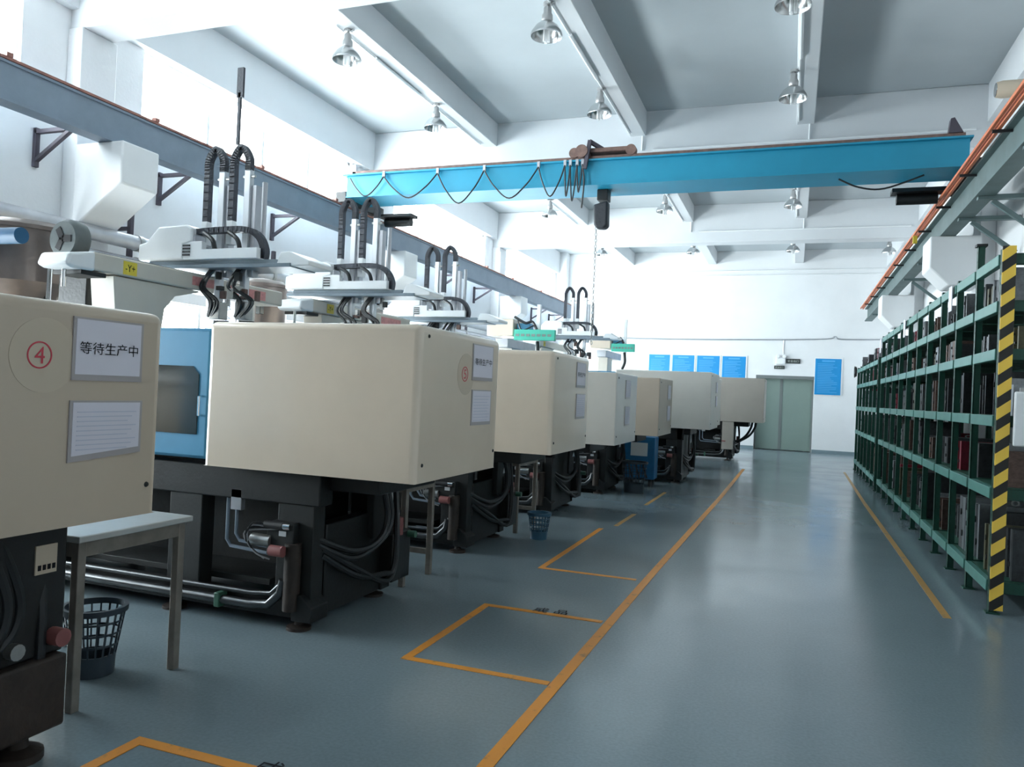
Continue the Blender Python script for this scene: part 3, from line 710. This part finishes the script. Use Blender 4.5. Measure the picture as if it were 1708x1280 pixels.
while y < 24:
    B(1.76, 1.95, y - .012, y + .012, 4.27, 4.30).build('conductor_hanger', 'black', rr); y += 1.6
for y in (8.2, 10.1, 11.2, 14.6, 16.4, 20.6, 22.6):
    MB().bar((1.9, y, 3.94), (XR - .02, y, 3.94), .09, .05).bar((XR - .05, y, 3.5), (2.05, y, 3.9), .05, .05).build('wall_bracket', 'rail_green', rr)
B(1.74, 1.80, 14.0, 14.06, 4.18, 4.30).build('warning_tag', 'yellow_label', rr)

# ------------------------------------------------------------------ overhead crane
cr = thing('overhead_crane', 'blue single girder overhead crane spanning the hall', 'crane', (-2.5, 10.92, 4.36))
GX0, GX1 = -6.85, 1.90
MB().box(GX0, GX1, 10.62, 11.28, 4.46, 4.475).box(GX0, GX1, 10.64, 10.66, 4.475, 4.80).box(GX0, GX1, 11.24, 11.26, 4.475, 4.80).build('girder_box', 'crane_blue', cr)
B(GX0 - .05, GX1 + .03, 10.58, 11.30, 4.80, 4.825).build('girder_cap', 'crane_blue', cr, 0.003)
B(GX0 + .1, GX1 - .05, 10.62, 10.70, 4.826, 4.875).build('trolley_rail', 'rust_brown', cr, 0.004)
B(GX0 + .1, GX1 - .05, 11.18, 11.26, 4.826, 4.875).build('trolley_rail', 'rust_brown', cr, 0.004)
for x in (-6.98, 1.97):
    e = B(x - .1, x + .1, 10.68, 11.9, 4.40, 4.58).build('end_carriage', 'base_dark', cr, 0.015)
    for y in (10.8, 11.75):
        MB().cyl((x - .05, y, 4.45), (x + .05, y, 4.45), .09, 18).build('wheel', 'rust_brown', e, smooth=True)
for x, y in ((-6.55, 12.0), (1.5, 11.75)):
    MB().cyl((x - .28, y - .1, 4.33), (x + .22, y - .1, 4.33), .075, 14).build('drive_motor', 'base_dark', cr, smooth=True)
    MB().bar((x - .35, y - .15, 4.42), (x + .3, y - .15, 4.42), .25, .05).build('motor_bracket', 'base_dark', cr)
MB().prism([(1.66, 4.875), (1.68, 5.05), (1.72, 5.06), (1.82, 4.875)], 'y', 10.6, 10.72).build('buffer_stop', 'bracket_dark', cr)
MB().prism([(-6.75, 4.83), (-6.75, 4.98), (-6.69, 4.98), (-6.69, 4.83)], 'y', 10.62, 10.7).build('buffer_stop', 'galv', cr)
# trolley
B(-3.1, -2.25, 10.62, 11.2, 4.93, 4.99).build('trolley_frame', 'rust_brown', cr, 0.01)
for x in (-3.08, -2.26):
    for y in (10.60, 11.18):
        MB().cyl((x, y, 4.93), (x, y + .1, 4.93), .075, 18).build('trolley_wheel', 'rust_brown', cr, smooth=True)
MB().cyl((-2.95, 10.52, 4.93), (-2.95, 10.75, 4.93), .09, 18).build('trolley_motor', 'rust_brown', cr, smooth=True)
MB().bar((-2.9, 10.56, 4.68), (-2.84, 10.56, 5.08), .05, .05).bar((-2.85, 10.56, 5.07), (-2.66, 10.7, 4.97), .05, .05).build('cable_arm', 'bracket_dark', cr)
# festoon cable on clips
fx = [-6.15, -5.22, -4.45, -3.6]
for x in fx + [-3.2, -3.12, -3.02, -2.94]:
    B(x - .02, x + .02, 10.57, 10.61, 4.74, 4.83).build('festoon_clip', 'galv', cr)
def sag(x0, x1, d):
    return spline([(x0, 10.575, 4.75), (x0 + (x1-x0)*.2, 10.57, 4.75 - d*.55), (x0 + (x1-x0)*.5, 10.56, 4.75 - d), (x0 + (x1-x0)*.8, 10.57, 4.75 - d*.55), (x1, 10.575, 4.75)], 6)
for a, b, dd in ((-6.75, -6.15, .30), (-6.15, -5.22, .36), (-5.22, -4.45, .48), (-4.45, -3.6, .44), (-3.6, -3.2, .44), (-3.2, -3.12, .45), (-3.12, -3.02, .52), (-3.02, -2.94, .40)):
    MB().tube(sag(a, b, dd), .011, 6).build('festoon_cable', 'black', cr)
MB().tube(spline([(-2.94, 10.57, 4.75), (-2.9, 10.55, 4.5), (-2.92, 10.55, 4.12)]), .012, 6).build('pendant_plug', 'black', cr)
MB().tube(spline([(.45, 10.9, 4.45), (.7, 10.9, 4.33), (1.0, 10.9, 4.30), (1.45, 10.9, 4.45)]), .012, 6).build('slack_cable', 'black', cr)
# chain bag and chain
B(-2.78, -2.62, 10.85, 11.05, 4.30, 4.46).build('hoist_hanger', 'base_dark', cr, 0.01)
MB().prism([(-2.83, 4.24), (-2.62, 4.29), (-2.61, 3.93), (-2.66, 3.89), (-2.78, 3.90), (-2.81, 3.95)], 'y', 10.84, 11.02).build('chain_bag', 'bag', cr, 0.03, seg=3)
ch = MB()
z = 3.95; k = 0
while z > 2.2:
    c = (-2.79, 10.93, z); ax = k % 2
    ch.tube([(c[0] + (.014 if ax else 0) * sx, c[1] + (0 if ax else .014) * sx, z + .024 * sz) for sx, sz in ((0, 1), (1, .6), (1, -.6), (0, -1), (-1, -.6), (-1, .6), (0, 1))], .0055, 4, False)
    z -= .044; k += 1
ch.build('hoist_chain', 'steel', cr)
tag(cr.children[-1], kind='stuff')

# ------------------------------------------------------------------ pipes on the window wall
for z, r, lab in ((3.02, .085, 'upper fat silver pipe along the window wall'), (2.76, .085, 'lower fat silver pipe along the window wall')):
    t = thing('wall_pipe', lab, 'pipe', (XL + .32, 12, z), 'silver pipes on the window wall')
    MB().tube([(XL + .32, 1.5, z), (XL + .32, 24.0, z)], r, 20).build('pipe_run', 'galv', t, smooth=True)
    for y in (2.5, 4.6, 6.95, 9.4, 11.6, 14, 16.5, 19.5, 22):
        MB().lathe([(r, -.03), (r + .012, -.03), (r + .012, .03), (r, .03)], (XL + .32, y, z), 20, 'y').build('pipe_clamp', 'steel', t)
for i, y in enumerate((6.95, 9.6, 11.8, 14.3, 16.9)):
    o = thing('pipe_hanger', '%s dark upright pipe hanger on the window wall' % ('nearest', 'second nearest', 'middle', 'second farthest', 'farthest')[i], 'hanger', (XL + .2, y, 2.6), 'pipe hangers on the window wall')
    MB().bar((XL + .2, y, 2.55), (XL + .2, y, 3.42), .05, .05).build('upright', 'bracket_dark', o)
    MB().bar((XL, y, 2.6), (XL + .42, y, 2.6), .05, .04).build('foot_arm', 'bracket_dark', o)
    MB().bar((XL, y, 3.2), (XL + .2, y, 3.2), .05, .04).build('top_arm', 'bracket_dark', o)

# ------------------------------------------------------------------ pendant lamps
def lamp(x, y, z, label):
    t = thing('pendant_lamp', label, 'lamp', (x, y, z), 'pendant factory lamps')
    MB().lathe([(.17, -.03), (.175, -.01), (.165, .02), (.125, .08), (.075, .125), (.05, .14), (.045, .14), (.07, .118), (.12, .075), (.16, .016), (.167, -.025), (.17, -.03)], (x, y, z), 24).build('lamp_shade', 'lamp_metal', t, smooth=True)
    MB().lathe([(.05, .13), (.062, .15), (.062, .20), (.045, .23), (.045, .28), (.03, .30), (.0, .30)], (x, y, z), 16).build('lamp_cap', 'lamp_cap', t, smooth=True)
    for k in range(3):
        a = k * 2.09
        MB().tube([(x + .028 * math.cos(a), y + .028 * math.sin(a), z + .13), (x + .028 * math.cos(a), y + .028 * math.sin(a), z - .09)], .017, 8).build('bulb_tube', 'bulb', t, smooth=True)
    MB().tube([(x, y, z + .29), (x, y, 5.72), (x + .08, y, 5.735)], .012, 8).build('stem', 'lamp_cap', t, smooth=True)
    MB().lathe([(0, 0), (.05, 0), (.05, .03), (0, .03)], (x, y, 5.715), 12).build('ceiling_rose', 'lamp_cap', t)
    return t
wh = {-5.2: 'left joist', -2.68: 'middle joist', -.15: 'right joist'}
for bayn, ys in (('nearest', (7.95, 10.4)), ('second', (16.2,)), ('farthest', (21.1,))):
    for x in (-5.2, -2.68, -.15):
        for i, y in enumerate(ys):
            nf = ('nearer ' if i == 0 else 'farther ') if len(ys) > 1 else ''
            lamp(x, y, 5.40 if y < 20 else 5.42, '%ssilver pendant lamp on the %s of the %s ceiling bay' % (nf, wh[x], bayn))
lamp(2.15, 21.6, 5.42, 'silver pendant lamp beside the racks in the farthest ceiling bay')
# spotlight at the right edge above the rail
sp = thing('wall_spotlight', 'cream round spotlight above the orange conductor bars', 'lamp', (2.3, 10.4, 5.3))
MB().lathe([(.02, 0), (.085, 0), (.10, .06), (.10, .30), (.06, .38), (0, .40)], (2.1, 10.4, 5.28), 20, 'x').build('housing', 'pale_patch', sp, smooth=True)
MB().lathe([(0, -.005), (.08, -.005), (.085, .02)], (2.1, 10.4, 5.28), 20, 'x').build('lens', 'chrome', sp, smooth=True)
B(2.44, 2.6, 10.36, 10.44, 5.24, 5.32).build('arm', 'bracket_dark', sp)

# ------------------------------------------------------------------ mould racks
LEV = [.24, .93, 1.47, 1.97, 2.33]
def rack(y0, n, pitch, label, x0, x1, top, pm, bm, toplevel=True, name='mold_rack'):
    t = thing(name, label, 'rack', ((x0 + x1) / 2, y0 + n * pitch / 2, 0))
    pr = None
    for i in range(n + 1):
        y = y0 + i * pitch
        for xx in (x0, x1 - .05):
            h = top if i != 1 or xx != x0 or not toplevel else top + .17
            mb = MB().box(xx, xx + .006, y - .03, y + .03, 0, h).box(xx, xx + .05, y + .024, y + .03, 0, h).box(xx, xx + .05, y - .03, y - .024, 0, h)
            p = mb.build('post', pm, t)
            if h > top: B(xx - .015, xx + .065, y - .045, y + .045, h, h + .02).build('post_cap', 'base_dark2', p)
            if xx == x0:
                hm = MB()
                zz = .12
                while zz < h - .05:
                    hm.box(xx - .001, xx + .0, y - .006, y + .006, zz, zz + .018); zz += .075
                hm.build('slot_holes', 'black', p); 
                B(xx - .02, xx + .07, y - .045, y + .045, 0, .012).build('base_foot', pm, p)
    lv = LEV + ([top - .03] if toplevel else [])
    for z in lv:
        for i in range(n):
            a, b = y0 + i * pitch + .032, y0 + (i + 1) * pitch - .032
            B(x0 - .012, x0 + .035, a, b, z - .085, z - .002).build('shelf_beam', bm, t, 0.004)
            B(x1 - .04, x1, a, b, z - .085, z - .002).build('shelf_beam', bm, t)
            if z < top - .1: B(x0 + .036, x1 - .041, a, b, z - .022, z).build('shelf_deck', 'rack_deck', t)
        for y in (y0, y0 + n * pitch):
            B(x0 + .05, x1 - .05, y - .025, y + .025, z - .085, z - .002).build('end_beam', 'rack_post', t, 0.003)
    return t
R1 = rack(6.64, 10, .81, 'long green steel mould rack with a striped corner post', 1.42, 2.25, 2.71, 'rack_post', 'rack_beam')
B(1.42, 1.508, 6.596, 6.609, .03, 2.73).build('hazard_tape', 'hazard', R1)
R2 = rack(15.05, 6, .78, 'second dark green rack at the far end of the aisle', 1.40, 2.15, 2.37, 'rack_post', 'rack_beam', False)

KINDS = {'dark': 'mold_dark', 'grey steel': 'mold_steel', 'bright steel': 'mold_silver', 'brown': 'mold_brown', 'dark red': 'mold_red', 'olive': 'mold_olive'}
PROTO = {}
def mold_proto(kind, variant):
    """plates of a unit mould: x depth 0..1, y width 0..1, z 0..1, scaled by the root"""
    key = (kind, variant)
    if key in PROTO: return PROTO[key]
    m = KINDS[kind]; ms = []
    m2 = {'mold_dark': 'mold_steel', 'mold_steel': 'mold_silver', 'mold_silver': 'mold_steel', 'mold_brown': 'mold_steel', 'mold_red': 'mold_dark', 'mold_olive': 'mold_dark'}[m]
    cuts = {0: [(0, .17, 0, 1), (.19, .48, .05, .95), (.5, .8, .05, .95), (.83, 1, 0, 1)], 1: [(0, .25, 0, 1), (.27, .7, .04, .97), (.72, 1, 0, .98)], 2: [(0, .46, 0, 1), (.5, 1, 0, 1)]}[variant]
    for k, (a, b, z0, z1) in enumerate(cuts):
        inset = 0 if k in (0, len(cuts) - 1) else .04
        me = B(inset, 1, a, b, z0 if k in (0, len(cuts) - 1) else 0, z1).mesh(); me.name = 'plate'
        me.materials.append(MATS[m if k != 1 else m2]); ms.append(('plate', me))
    for pa, pb in ((.6, .7), (.35, .3)):
        me = MB().cyl((-.02, pa, pb), (.0, pa, pb), .06, 8).mesh(); me.name = 'water_port'; me.materials.append(MATS['base_dark2']); ms.append(('water_port', me))
    me = ring((.5, .5, 1.05), .035, .06, .03, 'y', 10).mesh(); me.name = 'eye_bolt'; me.materials.append(MATS['steel']); ms.append(('eye_bolt', me))
    PROTO[key] = ms
    return ms
ORD = ['first', 'second', 'third', 'fourth', 'fifth', 'sixth', 'seventh', 'eighth', 'ninth', 'tenth']
SH = ['bottom', 'second lowest', 'middle', 'fourth', 'top']
def fill(rk, x0, y0, n, pitch, lv_h, near, rname, skip=0.12):
    for li, z in enumerate(LEV):
        for i in range(n):
            a, b = y0 + i * pitch + .05, y0 + (i + 1) * pitch - .05
            y = a + random.uniform(0, .08); items = []
            while True:
                w = random.choice((.11, .14, .17, .2, .24))
                if y + w > b: break
                if random.random() > skip: items.append((y, w))
                y += w + random.uniform(.012, .07)
            for q, (y, w) in enumerate(items):
                kind = random.choices(list(KINDS), (34, 26, 12, 15, 6, 7))[0]
                h = min(lv_h[li] * random.uniform(.55, .98), lv_h[li])
                dep = random.uniform(.3, .6); xf = x0 + random.uniform(.06, .16)
                place(kind, xf, y, z + .001, dep, w, h, li, i, q, len(items), rname, near)
def place(kind, xf, y, z, dep, w, h, li, i, q, cnt, rname, near):
    pos = 'the only one' if cnt == 1 else ('nearest' if q == 0 else 'farthest' if q == cnt - 1 else ORD[q] + ' from the camera')
    t = thing('steel_mold', '%s mould, %s shelf, %s bay of %s, %s' % (kind, SH[li], ORD[i], rname, pos), 'mould', (xf, y, z), near)
    t.scale = (dep, w, h)
    for nm, me in mold_proto(kind, random.choice((0, 1, 2))):
        if nm == 'eye_bolt' and random.random() < .5: continue
        o = bpy.data.objects.new(nm, me); COL.objects.link(o); o.parent = t
LH = [.54, .42, .40, .26, .30]
fill(R1, 1.42, 6.64, 10, .81, LH, 'moulds on the long green rack', 'the long rack')
fill(R2, 1.40, 15.05, 6, .78, [.54, .42, .40, .26, .36], 'moulds on the far rack', 'the far rack', 0.08)

# things hung on the near rack
def tagpaper(y, z0, label):
    B(1.385, 1.392, y, y + .16, z0, z0 + .24).build('paper_notice', 'paper')
    tag(bpy.context.scene.objects[COL.objects[-1].name], label, 'notice', 'paper notices on the long rack')
    MB().tube([(1.40, y + .08, z0 + .22), (1.385, y + .08, z0 + .235)], .004, 5).build('clip', 'steel', COL.objects[-1])
tagpaper(8.33, 2.44, 'white paper notice on the long rack nearest the striped post')
tagpaper(11.6, 2.45, 'white paper notice in the middle of the long rack')
tagpaper(14.62, 2.42, 'white paper notice at the far end of the long rack')
wp = thing('white_board', 'white board leaning on the near end of the long rack', 'board', (1.75, 6.56, 1.25))
B(1.52, 1.98, 6.545, 6.575, 1.25, 1.65).build('panel_face', 'white_plastic', wp, 0.012)
B(1.56, 1.60, 6.575, 6.60, 1.6, 1.68).build('hook', 'steel', wp)

# ------------------------------------------------------------------ steel tables between machines
def table(x0, x1, y0, y1, h, label, brace=True):
    t = thing('work_table', label, 'table', ((x0 + x1) / 2, (y0 + y1) / 2, 0), 'steel tables between the machines')
    B(x0 - .02, x1 + .025, y0 - .02, y1 + .025, h - .03, h).build('table_top', 'table_top', t, 0.005)
    s = .042
    for xx in (x0, x1 - s):
        for yy in (y0, y1 - s):
            B(xx, xx + s, yy, yy + s, 0, h - .03).build('leg', 'table_metal', t, 0.004)
    for yy in (y0, y1 - s): B(x0 + s, x1 - s, yy + .005, yy + s - .005, h - .10, h - .03).build('apron', 'table_metal', t)
    for xx in (x0, x1 - s): B(xx + .005, xx + s - .005, y0 + s, y1 - s, h - .10, h - .03).build('apron', 'table_metal', t)
    if brace: B(x0 + s, x1 - s, y1 - s + .005, y1 - .01, .16, .20).build('stretcher', 'table_metal', t)
    return t
table(-3.75, -2.90, 2.53, 3.16, .78, 'steel work table in the gap beside the machine marked 4', False)
table(-3.6, -2.66, 5.12, 5.61, .80, 'thin legged steel table between machine 5 and the next')
table(-3.7, -2.66, 7.62, 8.26, .80, 'steel table behind the blue basket')

# ------------------------------------------------------------------ plastic baskets
def basket(x, y, h, r0, r1, m, label):
    t = thing('plastic_basket', label, 'basket', (x, y, 0), 'plastic baskets on the floor')
    MB().lathe([(0, .003), (r0, .003), (r0 + .004, h * .3), (r0 - .004, h * .3), (r0 - .006, .01), (0, .01)], (x, y, 0), 28).build('basin', m, t, smooth=True)
    MB().lathe([(r1 - .006, h - .03), (r1 + .012, h - .028), (r1 + .014, h), (r1 - .006, h), (r1 - .006, h - .03)], (x, y, 0), 28).build('rim', m, t, smooth=True)
    n = 20; lat = MB()
    for k in range(n):
        a = 2 * math.pi * k / n
        ra = r0 + (r1 - r0) * .3 - .0
        lat.bar((x + (r0 + .002) * math.cos(a), y + (r0 + .002) * math.sin(a), h * .28), (x + r1 * math.cos(a), y + r1 * math.sin(a), h - .02), .008, .006, up=(math.cos(a), math.sin(a), 0))
    for z in (.45, .62, .79):
        rr_ = r0 + .002 + (r1 - r0) * (z - .28) / .72
        lat.lathe([(rr_ - .003, h * z - .005), (rr_ + .003, h * z - .005), (rr_ + .003, h * z + .005), (rr_ - .003, h * z + .005), (rr_ - .003, h * z - .005)], (x, y, 0), 28)
    lat.build('lattice_wall', m, t)
    return t
basket(-2.37, 7.48, .27, .085, .11, 'basket_blue', 'blue slotted plastic basket at the corner of the third machine')
basket(-3.22, 2.92, .34, .10, .14, 'basket_dark', 'dark slotted plastic basket behind the nearest table leg')
basket(-2.25, 11.85, .48, .15, .19, 'basket_dark', 'tall dark basket beyond the pale grey machine')

# blue temperature controller between far machines
tc_ = thing('temperature_controller', 'blue temperature controller between the far machines', 'controller', (-2.35, 13.0, 0))
B(-2.62, -2.1, 12.75, 13.1, .12, .82).build('casing', 'chiller_blue', tc_, 0.015)
B(-2.50, -2.22, 12.744, 12.75, .5, .72).build('front_plate', 'white_plastic', tc_, 0.003)
for k in range(3): MB().tube(spline([(-2.5 + .12*k, 12.75, .4), (-2.5 + .12*k, 12.66, .34), (-2.45 + .12*k, 12.7, .15)]), .015, 6).build('hose', 'hose', tc_, smooth=True)
for x in (-2.55, -2.17):
    for y in (12.8, 13.05): MB().cyl((x, y, 0), (x, y, .12), .03, 10).build('caster', 'black', tc_)

# ------------------------------------------------------------------ notices, signs and lights on the far wall
def board(x0, x1, z0, z1, label):
    t = thing('notice_board', label, 'board', ((x0 + x1) / 2, YF, z0), 'blue notice boards on the far wall')
    B(x0, x1, YF - .025, YF - .005, z0, z1).build('frame', 'white_plastic', t, 0.004)
    f = B(x0 + .015, x1 - .04, YF - .03, YF - .026, z0 + .015, z1 - .03).build('printed_face', 'board_blue', t)
    rows = MB(); z = z1 - .10; rows.box(x0 + .2, x1 - .22, YF - .0325, YF - .0305, z - .02, z + .02); z -= .09
    while z > z0 + .08:
        rows.box(x0 + .08, x1 - .1 - random.uniform(0, .25), YF - .0325, YF - .0305, z - .008, z + .008); z -= .05
    rows.build('printed_lines', 'board_text', f)
    return t
for (a, b), w in zip(((-4.44, -3.72), (-3.69, -2.95), (-2.92, -2.17), (-2.14, -1.38)), ('leftmost blue notice board on the far wall', 'second blue notice board from the left on the far wall', 'third blue notice board from the left on the far wall', 'blue notice board left of the door, last of the four')):
    board(a, b, 1.75, 2.88, w)
board(.58, 1.36, 1.75, 2.88, 'single blue notice board right of the door')
def wsign(x0, x1, z0, z1, body, label):
    t = thing('exit_sign', label, 'sign', ((x0 + x1) / 2, YF, z0), 'safety signs above the door')
    B(x0, x1, YF - .04, YF - .0, z0, z1).build('sign_box', 'sign_black', t, 0.004)
    text('lettering', body, 'sign_text', t, ((x0 + x1) / 2, YF - .04, (z0 + z1) / 2), (z1 - z0) * .5, '-y', (x1 - x0) * .8, th=.003)
wsign(-.24, .16, 2.68, 2.82, '安全出口', 'black exit sign beside the emergency light')
wsign(-.58, -.28, 2.50, 2.60, '安全出口', 'smaller black exit sign just above the door')
el = thing('emergency_light', 'white emergency light unit above the door', 'lamp', (-.4, YF, 2.66))
B(-.54, -.26, YF - .10, YF, 2.64, 2.84).build('battery_box', 'white_plastic', el, 0.02)
for x in (-.48, -.30): MB().lathe([(0, -.07), (.05, -.07), (.06, -.02), (.04, .03), (0, .04)], (x, YF - .08, 2.88), 14, 'y').build('lamp_head', 'white_plastic', el, smooth=True)
MB().tube([(-.33, YF - .02, 2.9), (-.33, YF - .02, 3.38)], .014, 6).build('supply_cable', 'galv', el)

# coiled cable hooked on the end of the far rack
cc = thing('cable_coil', 'black coiled cable hooked on the end of the far rack', 'cable', (1.36, 19.8, 2.2))
for k in range(3):
    a = .12 - .012 * k
    MB().tube([(1.34 + .02 * k, 19.82 + a * math.cos(q * math.pi / 10), 2.28 + a * 1.1 * math.sin(q * math.pi / 10)) for q in range(21)], .008, 5).build('cable_loop', 'black', cc)
MB().bar((1.38, 19.74, 2.40), (1.30, 19.82, 2.40), .012, .012).build('hook', 'steel', cc)
